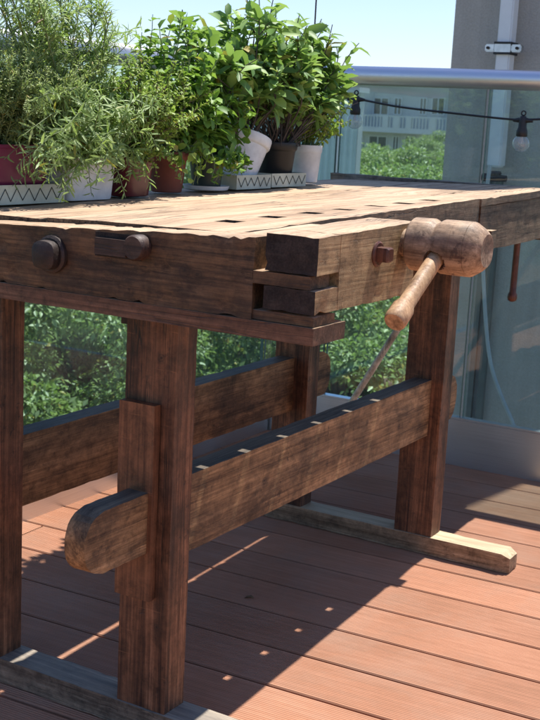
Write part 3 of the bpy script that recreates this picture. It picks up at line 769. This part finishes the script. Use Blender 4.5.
# --- 1: thyme in magenta pot at the left edge
def T(name, label, c): return thing(name, label, 'potted plant', c, 'potted herbs along the back of the bench')
c = Vector((-.545, .215, ZP(-.545,.2))); tray_zig(.06, .30, -.60, -.49, .036, 'cream tray with black zigzag line under the magenta pot at the left edge', 7)
pp = T('potted_plant', 'dense feathery thyme bush in a magenta pot at the left edge of the bench', c)
pot_box(pp, c+Vector((0,-.04,.006)), .045, .105, .105, pl_magenta)
P = Plant()
for i in range(190):
    a = random.uniform(0, 6.28); rr_ = random.random()**.5
    b = c + Vector((math.cos(a)*.03*rr_, -.04+math.sin(a)*.08*rr_, .10))
    tip = b + Vector((math.cos(a)*.10*rr_+random.gauss(0,.015), math.sin(a)*.13*rr_+random.gauss(0,.015)+.02, random.uniform(.12,.265)*(1-.3*rr_)))
    pts = P.stem(b, tip, (random.gauss(0,.008),random.gauss(0,.008),0), .0012, .0005, 8, .01)
    P.leaves(pts, 46, .0125, .0038, .1, .8, .7, .3)
    for _ in range(4):
        k = random.randint(2,6); q = pts[k]; t2 = q + Vector([random.gauss(0,.028) for _ in range(2)]+[random.uniform(.02,.06)])
        p2 = P.stem(q, t2, (0,0,0), .0008, .0004, 4, .004); P.leaves(p2, 18, .0115, .0035, .1, .8, .7, .3)
P.build(pp, lf_thyme, stem_green, .15, .2, True)

# --- 2: tall weed with narrow leaves in white pot
c = Vector((-.535, .385, ZP(-.535,.385)))
pp = T('potted_plant', 'tall straggly plant with narrow willow like leaves in a white box pot', c)
pot_box(pp, c, .05, .078, .085, pl_white, .9)
P = Plant()
for i in range(21):
    a = random.uniform(0, 6.28)
    b = c + Vector((math.cos(a)*.03, math.sin(a)*.05, .075))
    tip = b + Vector((random.uniform(-.12,.06), random.uniform(-.26,.10), random.uniform(.30,.46)))
    pts = P.stem(b, tip, (random.gauss(0,.02),random.gauss(0,.03),0), .0026, .0009, 12, .02)
    P.leaves(pts, 30, .040, .0062, .25, .75, .55, .3)
    for _ in range(7):
        k = random.randint(4,11); q = pts[k]; t2 = q + Vector((random.gauss(0,.04), random.gauss(0,.05), random.uniform(.02,.09)))
        p2 = P.stem(q, t2, (0,0,0), .0012, .0005, 5, .008); P.leaves(p2, 12, .032, .005, .1, .75, .6, .3)
for i in range(80):     # drooping front shoots
    b = c + Vector((random.uniform(-.02,.045), random.uniform(-.07,.07), .08))
    tip = b + Vector((random.uniform(.02,.13), random.uniform(-.24,.05), random.uniform(-.075,.13)))
    pts = P.stem(b, tip, (.02,random.gauss(0,.012),random.uniform(.02,.07)), .0015, .0006, 9, .012)
    P.leaves(pts, 20, .034, .0062, .2, .75, .5, .35)
P.build(pp, lf_narrow, stem_green, .35, .2)

# --- 3: bushy herb in dark red pot
c = Vector((-.535, .545, ZP(-.535,.545)))
pp = T('potted_plant', 'bushy small leaved herb in a dark red glazed pot', c)
pot_round(pp, c, .045, .053, .083, pl_red, sq=4.5, rim=.0015)
P = Plant()
for i in range(115):
    a = random.uniform(0, 6.28); rr_ = random.random()**.5
    b = c + Vector((math.cos(a)*.035*rr_, math.sin(a)*.035*rr_, .075))
    tip = b + Vector((math.cos(a)*.095*rr_, math.sin(a)*.14*rr_+.02, random.uniform(.10,.26)*(1-.3*rr_)))
    pts = P.stem(b, tip, (random.gauss(0,.012),random.gauss(0,.012),.01), .0016, .0006, 8, .015)
    P.leaves(pts, 20, .016, .0085, .15, .85, .4, .35)
    for _ in range(4):
        k = random.randint(2,7); q = pts[k]; t2 = q + Vector((random.gauss(0,.03), random.gauss(0,.03), random.uniform(.01,.05)))
        p2 = P.stem(q, t2, (0,0,0), .0009, .0005, 4, .006); P.leaves(p2, 9, .0145, .0078, .1, .85, .4, .35)
for i in range(16):
    b = c + Vector((.035+random.uniform(0,.02), random.uniform(-.05,.05), .085)); tip = b + Vector((random.uniform(.01,.05), random.uniform(-.05,.06), random.uniform(-.05,.02)))
    pts = P.stem(b, tip, (.015,0,.02), .001, .0006, 6, .01); P.leaves(pts, 12, .015, .008, .1, .85, .3, .35)
P.build(pp, lf_bush, stem_brown, .25, .25)

# --- 4: terracotta pot with mint and a trailing vine
c = Vector((-.55, .725, ZP(-.55,.725)))
pp = T('potted_plant', 'leafy mint with trailing heart shaped leaves in a terracotta pot', c)
pot_round(pp, c, .035, .046, .092, pl_terra, rim=.003)
P = Plant()
for i in range(46):
    a = random.uniform(0, 6.28); rr_ = random.random()**.5
    b = c + Vector((math.cos(a)*.03*rr_, math.sin(a)*.03*rr_, .08))
    tip = b + Vector((math.cos(a)*.08*rr_-.01, math.sin(a)*.15*rr_+.05, random.uniform(.16,.36)*(1-.25*rr_)))
    pts = P.stem(b, tip, (random.gauss(0,.015),random.gauss(0,.015),.01), .0019, .0008, 9, .018)
    P.leaves(pts, 12, .038, .025, .2, .9, .35, .3)
P.build(pp, lf_mint, stem_green, .3, .22)
P = Plant()
for i in range(9):
    b = c + Vector((random.uniform(0,.045), random.uniform(-.045,.05), .088))
    tip = b + Vector((random.uniform(.03,.08), random.uniform(-.05,.06), random.uniform(-.075,-.03)))
    pts = P.stem(b, tip, (.025,random.gauss(0,.01),.035), .0012, .0007, 8, .012)
    P.leaves(pts, 6, .030, .023, .3, .8, .3, .35, 1)
P.build(pp, lf_vine, stem_green, .35, .2)

# --- 5: dark green pot with basil like leaves standing on a white saucer
c = Vector((-.535, .865, ZP(-.535,.865)))
pp = T('potted_plant', 'dark leafy plant in a dark green pot standing in a white saucer', c)
pot_round(pp, c+Vector((0,0,.006)), .034, .044, .088, pl_green)
bm = bmesh.new(); lathe(bm, [(.044,0),(.052,.003),(.056,.012),(.054,.012),(.046,.005)], 36, c); obj('saucer', bm, pl_white, pp, 40)
P = Plant()
for i in range(34):
    a = random.uniform(0, 6.28); rr_ = random.random()**.5
    b = c + Vector((math.cos(a)*.03*rr_, math.sin(a)*.03*rr_, .085))
    tip = b + Vector((math.cos(a)*.07*rr_, math.sin(a)*.09*rr_, random.uniform(.04,.27)*(1-.3*rr_)))
    pts = P.stem(b, tip, (random.gauss(0,.015),random.gauss(0,.015),.01), .0019, .0008, 8, .018)
    P.leaves(pts, 10, .040, .026, .15, .9, .3, .35)
for i in range(12):
    b = c + Vector((.03+random.uniform(0,.015), random.uniform(-.04,.04), .085)); tip = b + Vector((random.uniform(.01,.04), random.uniform(-.03,.03), random.uniform(-.07,-.02)))
    pts = P.stem(b, tip, (.02,0,.02), .001, .0006, 6, .01); P.leaves(pts, 7, .026, .015, .2, .85, .2, .35)
P.build(pp, lf_mint, stem_green, .3, .22)

# --- 6: sage in tilted white pot
tray_zig(.925, 1.085, -.60, -.487, .034, 'cream zigzag tray in front of the tilted white pot', 5)
tray_zig(1.09, 1.265, -.60, -.487, .034, 'cream zigzag tray in front of the black pot', 5)
c = Vector((-.56, 1.035, ZP(-.54,1.0)+.012))
pp = T('potted_plant', 'tall sage with large oval leaves in a tilted round white pot', c)
tl = Matrix.Rotation(R(-19), 4, 'X')
pot_round(pp, c+Vector((0,-.014,.004)), .051, .072, .118, pl_white, tilt=tl, rim=.003)
def sage(P, c, n, hmin, hmax, sx_, sy_, oy=0, Ls=.052, Ws=.021, nl=9, t0=.45):
    for i in range(n):
        a = random.uniform(0, 6.28); rr_ = random.random()**.5
        b = c + Vector((math.cos(a)*.035*rr_, math.sin(a)*.04*rr_, 0))
        tip = b + Vector((math.cos(a)*sx_*rr_, math.sin(a)*sy_*rr_+oy, random.uniform(hmin,hmax)*(1-.25*rr_)))
        pts = P.stem(b, tip, (random.gauss(0,.02),random.gauss(0,.03),.0), .0028, .0012, 12, .032)
        P.leaves(pts, nl, Ls, Ws, t0, .8, .5, .35)
        for _ in range(3):
            k = random.randint(4,9); q = pts[k]; t2 = q + Vector((random.gauss(0,.03), random.gauss(0,.05), random.uniform(.03,.08)))
            p2 = P.stem(q, t2, (0,0,0), .0014, .0008, 5, .008); P.leaves(p2, 4, Ls*.9, Ws*.9, .3, .8, .5, .35)
P = Plant(); sage(P, c+Vector((0,.0,.10)), 30, .20, .42, .10, .21, .02, .072, .035, 6)
P.build(pp, lf_sage, stem_dark, .25, .18)
# --- 7: black pot
c = Vector((-.543, 1.20, ZP(-.54,1.2)+.008))
pp = T('potted_plant', 'woody stemmed shrub with pale oval leaves in a black plastic pot', c)
pot_round(pp, c, .040, .052, .104, pl_black)
P = Plant(); sage(P, c+Vector((0,0,.095)), 34, .16, .37, .08, .23, .10, .064, .030, 7)
for i in range(60):   # bare twigs low down
    b = c + Vector((random.gauss(0,.02), random.gauss(0,.03), .095)); tip = b + Vector((random.gauss(0,.05), random.gauss(0,.08), random.uniform(.06,.16)))
    P.stem(b, tip, (0,0,0), .0014, .0006, 6, .02)
P.build(pp, lf_sage, stem_dark, .25, .18)
# --- 8: small white pot
c = Vector((-.545, 1.36, ZP(-.545,1.36)+.004))
pp = T('potted_plant', 'light green small leaved herb in a slim white pot, rightmost of the row', c)
pot_round(pp, c, .035, .044, .100, pl_white2, rim=.001)
P = Plant()
for i in range(46):
    a = random.uniform(0, 6.28); rr_ = random.random()**.5
    b = c + Vector((math.cos(a)*.03*rr_, math.sin(a)*.03*rr_, .092))
    tip = b + Vector((math.cos(a)*.08*rr_, math.sin(a)*.12*rr_+.03, random.uniform(.03,.15)))
    pts = P.stem(b, tip, (random.gauss(0,.01),random.gauss(0,.012),.01), .0015, .0006, 7, .015)
    P.leaves(pts, 10, .020, .013, .2, .9, .35, .35)
P.build(pp, lf_yellow, stem_green, .25, .22)
bm = bmesh.new(); tube(bm, [c+Vector((0,.01,.06)), c+Vector((0,.012,.58))], .0022, 8); obj('mast_stand_in', bm, stem_dark, pp)  # thin stick in the pot stands in for a distant mast

# ================================================================== TREES
bark = plain('bark', (.12,.09,.065), .95, 0, .35, 6, .8, .02)
lf_tree = [leafmat('tree_leaf_a', (.04,.08,.02), (.16,.24,.07), (.38,.47,.19), .4, .42),
           leafmat('tree_leaf_b', (.05,.09,.025), (.19,.26,.08), (.42,.49,.22), .4, .42)]  # wide tone range also paints sunlit speckles and dark crown gaps into leaves
def make_tree(seed, H, cr, hz, n_cl=70, n_lf=330, leaf=.13, mat=None):
    rng = np.random.default_rng(seed); rnd = random.Random(seed)
    root = bpy.data.objects.new('tree', None); S.collection.objects.link(root)
    bm = bmesh.new(); cz = H-hz
    tr = [Vector((0,0,0)), Vector((.1,.05,H*.2)), Vector((.0,.12,H*.4)), Vector((.05,0,cz)), Vector((.1,.1,cz+hz*.5))]
    tube(bm, smooth_path(tr, 5), [.26*(1-.75*i/20) for i in range(21)], 10)
    cents = []
    for i in range(n_cl):
        v = rng.normal(size=3); v /= np.linalg.norm(v); rr_ = rng.random()**.4
        q = np.array([v[0]*cr*rr_, v[1]*cr*rr_, cz + v[2]*hz*rr_]); q[:2] *= 1+.15*math.sin(i)
        cents.append(q)
        if i % 4 == 0:
            a = Vector(tr[2]).lerp(tr[4], rnd.random()); b = Vector(q)
            tube(bm, [a, a.lerp(b,.5)+Vector((0,0,.2)), b], [.07,.045,.012], 6)
    obj('trunk', bm, bark, root, 60)
    P = []; D = []; N_ = []; 
    for q in cents:
        s = rng.uniform(.30,.62)*cr*.27; m = int(n_lf*rng.uniform(.6,1.3))
        v = rng.normal(size=(m,3)); v /= np.linalg.norm(v,axis=1,keepdims=True); rad = rng.random((m,1))**.33
        pos = q + v*rad*np.array([s*1.3,s*1.3,s*.85]); P.append(pos)
        d = v*.8 + rng.normal(0,.5,(m,3)); d[:,2] -= .25; D.append(d)
        nn = v*.5 + rng.normal(0,.35,(m,3)); nn[:,2] += .8; N_.append(nn)
    P = np.concatenate(P); D = np.concatenate(D); N_ = np.concatenate(N_)
    L = leaf*rng.uniform(.6,1.2,len(P)); me = leaf_mesh('crown', P, D, N_, L, L*.55, .2, .15, True)
    finish('crown', me, mat, root, 180); return root
def copy_tree(root):
    r = root.copy(); S.collection.objects.link(r)
    for ch in root.children:
        cc = ch.copy(); S.collection.objects.link(cc); cc.parent = r
    return r
protos = [make_tree(1, 8.6, 2.7, 2.3, 190, 620, .075, lf_tree[0]), make_tree(2, 8.3, 2.9, 2.2, 190, 620, .08, lf_tree[1])]
def ray_xy(u, D_):
    d = F + RT*((u-270)/1208.546); d.z = 0; d.normalize(); return CAM.x+d.x*D_, CAM.y+d.y*D_
spots = [(60,13.5,.0,1.03,0,'light leafy tree just beyond the left glass, seen between the left legs'),
         (-80,13.5,1.,1.05,1,'green tree beyond the left glass at the left edge of the picture'),
         (170,15.,2.,1.0,1,'green tree beyond the left glass, partly hidden by the near leg'),
         (365,13.,3.,1.03,0,'leafy green tree beyond the far glass under the vise block'),
         (300,17,4.,1.06,1,'tree farther off behind the corner of the glass railings'),
         (20,19,5.,1.1,1,'tree farther back on the left behind the nearer crowns'),
         (420,19,1.5,1.12,0,'tree farther back behind the concrete pillar'),
         (120,24,2.5,1.12,0,'distant tree between the two left crowns'),
         (230,26,.5,1.12,1,'distant tree behind the middle of the bench'),
         (350,30,4.5,1.15,1,'distant tree in front of the pale apartment house')]
for i, (u, D_, rz, sc, pi_, lab) in enumerate(spots):
    x, y = ray_xy(u, D_); fresh = i in (0, 1)
    o = protos[0] if i == 0 else protos[1] if i == 1 else copy_tree(protos[pi_])
    o.location = (x, y, -9.0); o.rotation_euler = (0,0,rz); o.scale = (sc, sc, sc)
    tag(o, lab, 'tree', 'trees beyond the terrace')
# trees in front of the apartment house, far away
for i, (u, D_, sc, lab) in enumerate(((362,74,1.02,'far low tree at the foot of the apartment house, left of the others'), (385,76,1.0,'far round tree in the middle at the foot of the apartment house'),
                                      (408,72,1.03,'far tree right of the middle at the foot of the apartment house'), (430,70,1.17,'taller far tree next to the pillar edge'), (340,72,1.02,'far tree beside the corrugated wall'))):
    x, y = ray_xy(u, D_); o = copy_tree(protos[i % 2]); o.location = (x, y, -9); o.rotation_euler = (0,0,i*1.3); o.scale = (sc,)*3
    tag(o, lab, 'tree', 'trees beyond the terrace')

# ================================================================== BUILDINGS
fac = plain('pale_facade', (.55,.54,.52), .8, 0, .08, .4, 0)
trim = plain('white_trim', (.62,.61,.59), .7, 0, .05, .5, 0)
wglass, t, p, k = new_mat('window_glass'); p.inputs['Base Color'].default_value = (.02,.03,.04,1); p.inputs['Roughness'].default_value = .08; p.inputs['Specular IOR Level'].default_value = .8
rooft = plain('roof_tiles', (.30,.22,.18), .8, 0, .2, 2, .3)
YB = 88.
def P2(u, v): q = atY(u, v, YB); return q.x, q.z
def building():
    x0, _ = P2(300, 100); x1, _ = P2(470, 100); zt = P2(400, 84)[1]
    b = thing('apartment_house', 'pale apartment house with balconies seen through the far glass', 'building', ((x0+x1)/2, YB, -9))
    bm = bmesh.new(); box(bm, x0, x1, YB, YB+12, -9, zt); obj('wall', bm, fac, b)
    bm = bmesh.new(); box(bm, x0-.5, x1+.5, YB-.7, YB+12.5, zt, zt+.35); obj('roof', bm, trim, b)
    for (v0, v1, us) in ((97.5,115,((373,390),(393.5,403),(419,428),(431,446),(352,366))), (136,152.5,((368,388),(392,400),(404,416),(424,440),(350,364))), (60,61,())):
        for u0, u1 in us:
            xa_, za = P2(u0, v1); xb_, zb2 = P2(u1, v0)
            bm = bmesh.new()
            box(bm, xa_, xb_, YB-.10, YB+.02, za, za+.10); box(bm, xa_, xb_, YB-.10, YB+.02, zb2-.10, zb2)
            box(bm, xa_, xa_+.10, YB-.10, YB+.02, za+.1, zb2-.1); box(bm, xb_-.10, xb_, YB-.10, YB+.02, za+.1, zb2-.1)
            xm = (xa_+xb_)/2; box(bm, xm-.05, xm+.05, YB-.10, YB+.02, za+.1, zb2-.1)
            wn = obj('window', bm, trim, b)
            bm = bmesh.new(); box(bm, xa_+.1, xb_-.1, YB-.05, YB-.02, za+.1, zb2-.1); obj('pane', bm, wglass, wn)
    # slab + balcony
    za = P2(400, 128)[1]; zb2 = P2(400, 133)[1]
    bm = bmesh.new(); box(bm, x0, x1, YB-1.4, YB-.001, zb2, za); obj('balcony_slab', bm, trim, b)
    zr_ = P2(400, 116)[1]; bm = bmesh.new(); box(bm, x0, x1, YB-1.4, YB-1.25, zr_-.12, zr_)
    xk = x0
    while xk < x1: box(bm, xk, xk+.10, YB-1.37, YB-1.27, za, zr_-.12); xk += .28
    for u in (366, 393, 404, 416, 440):
        xx = P2(u, 120)[0]; box(bm, xx-.25, xx+.25, YB-1.42, YB-1.22, za, zr_+.01)
    obj('balustrade', bm, trim, b)
    za = P2(400, 171)[1]
building()
# corrugated white wall left of the house
cx0, cx1 = atY(336, 120, 14).x, atY(358, 120, 14).x
bm = bmesh.new(); n = 26; pf = []
xl = cx0-2.2
for i in range(n*4+1):
    x = xl + (cx1-xl)*i/(n*4); pf.append((x, 14 + (.04 if (i//2) % 2 else 0)))
zt = atY(345, 92, 14).z
for (xa_, ya), (xb_, yb) in zip(pf, pf[1:]):
    q = [bm.verts.new(v) for v in ((xa_,ya,-9),(xb_,yb,-9),(xb_,yb,zt),(xa_,ya,zt))]; bm.faces.new(q)
cs = thing('corrugated_screen', 'white corrugated screen wall seen through the glass beside the rightmost pot', 'wall', ((xl+cx1)/2, 14, -9))
obj('corrugated_wall', bm, plain('corrugated_white', (.66,.70,.70), .5, 0, .06, 3, 0), cs)
bm = bmesh.new(); box(bm, xl, cx1-.02, 14.06, 14.2, -9, zt-.02); obj('backing', bm, fac, cs)
bm = bmesh.new(); box(bm, xl-.1, cx1+.03, 13.93, 14.25, zt, zt+.07); obj('coping', bm, trim, cs)

# a few dry leaves blown onto the deck
dry = plain('dry_leaf', (.22,.14,.07), .8, 0, .4, 40, .1)
for i, (x, y, lab) in enumerate(((-.27,1.60,'tiny dry leaf on the shaded deck near the far glass wall'),(-.60,1.36,'tiny dry leaf lying between the two far bench legs'),
        (-.20,.62,'small curled dry leaf in the bench shadow right of the near leg'),(-.52,.95,'dry leaf on the deck in the shade behind the near stretcher'))):
    n = 5; V = []; a = i*1.7
    me = leaf_mesh('dry_leaf', [(0,0,.0015)], [(math.cos(a),math.sin(a),.12)], [(0,0,1)], [.016+.004*(i%3)], [.009], .3, .5)
    bmx = bmesh.new(); bmx.from_mesh(me); bmesh.ops.solidify(bmx, geom=bmx.faces[:], thickness=.0004); bmx.to_mesh(me); bmx.free()
    o = finish('dry_leaf', me, dry, None, 180); o.location = (x, y, .001)
    tag(o, lab, 'leaf', 'dry leaves on the deck')
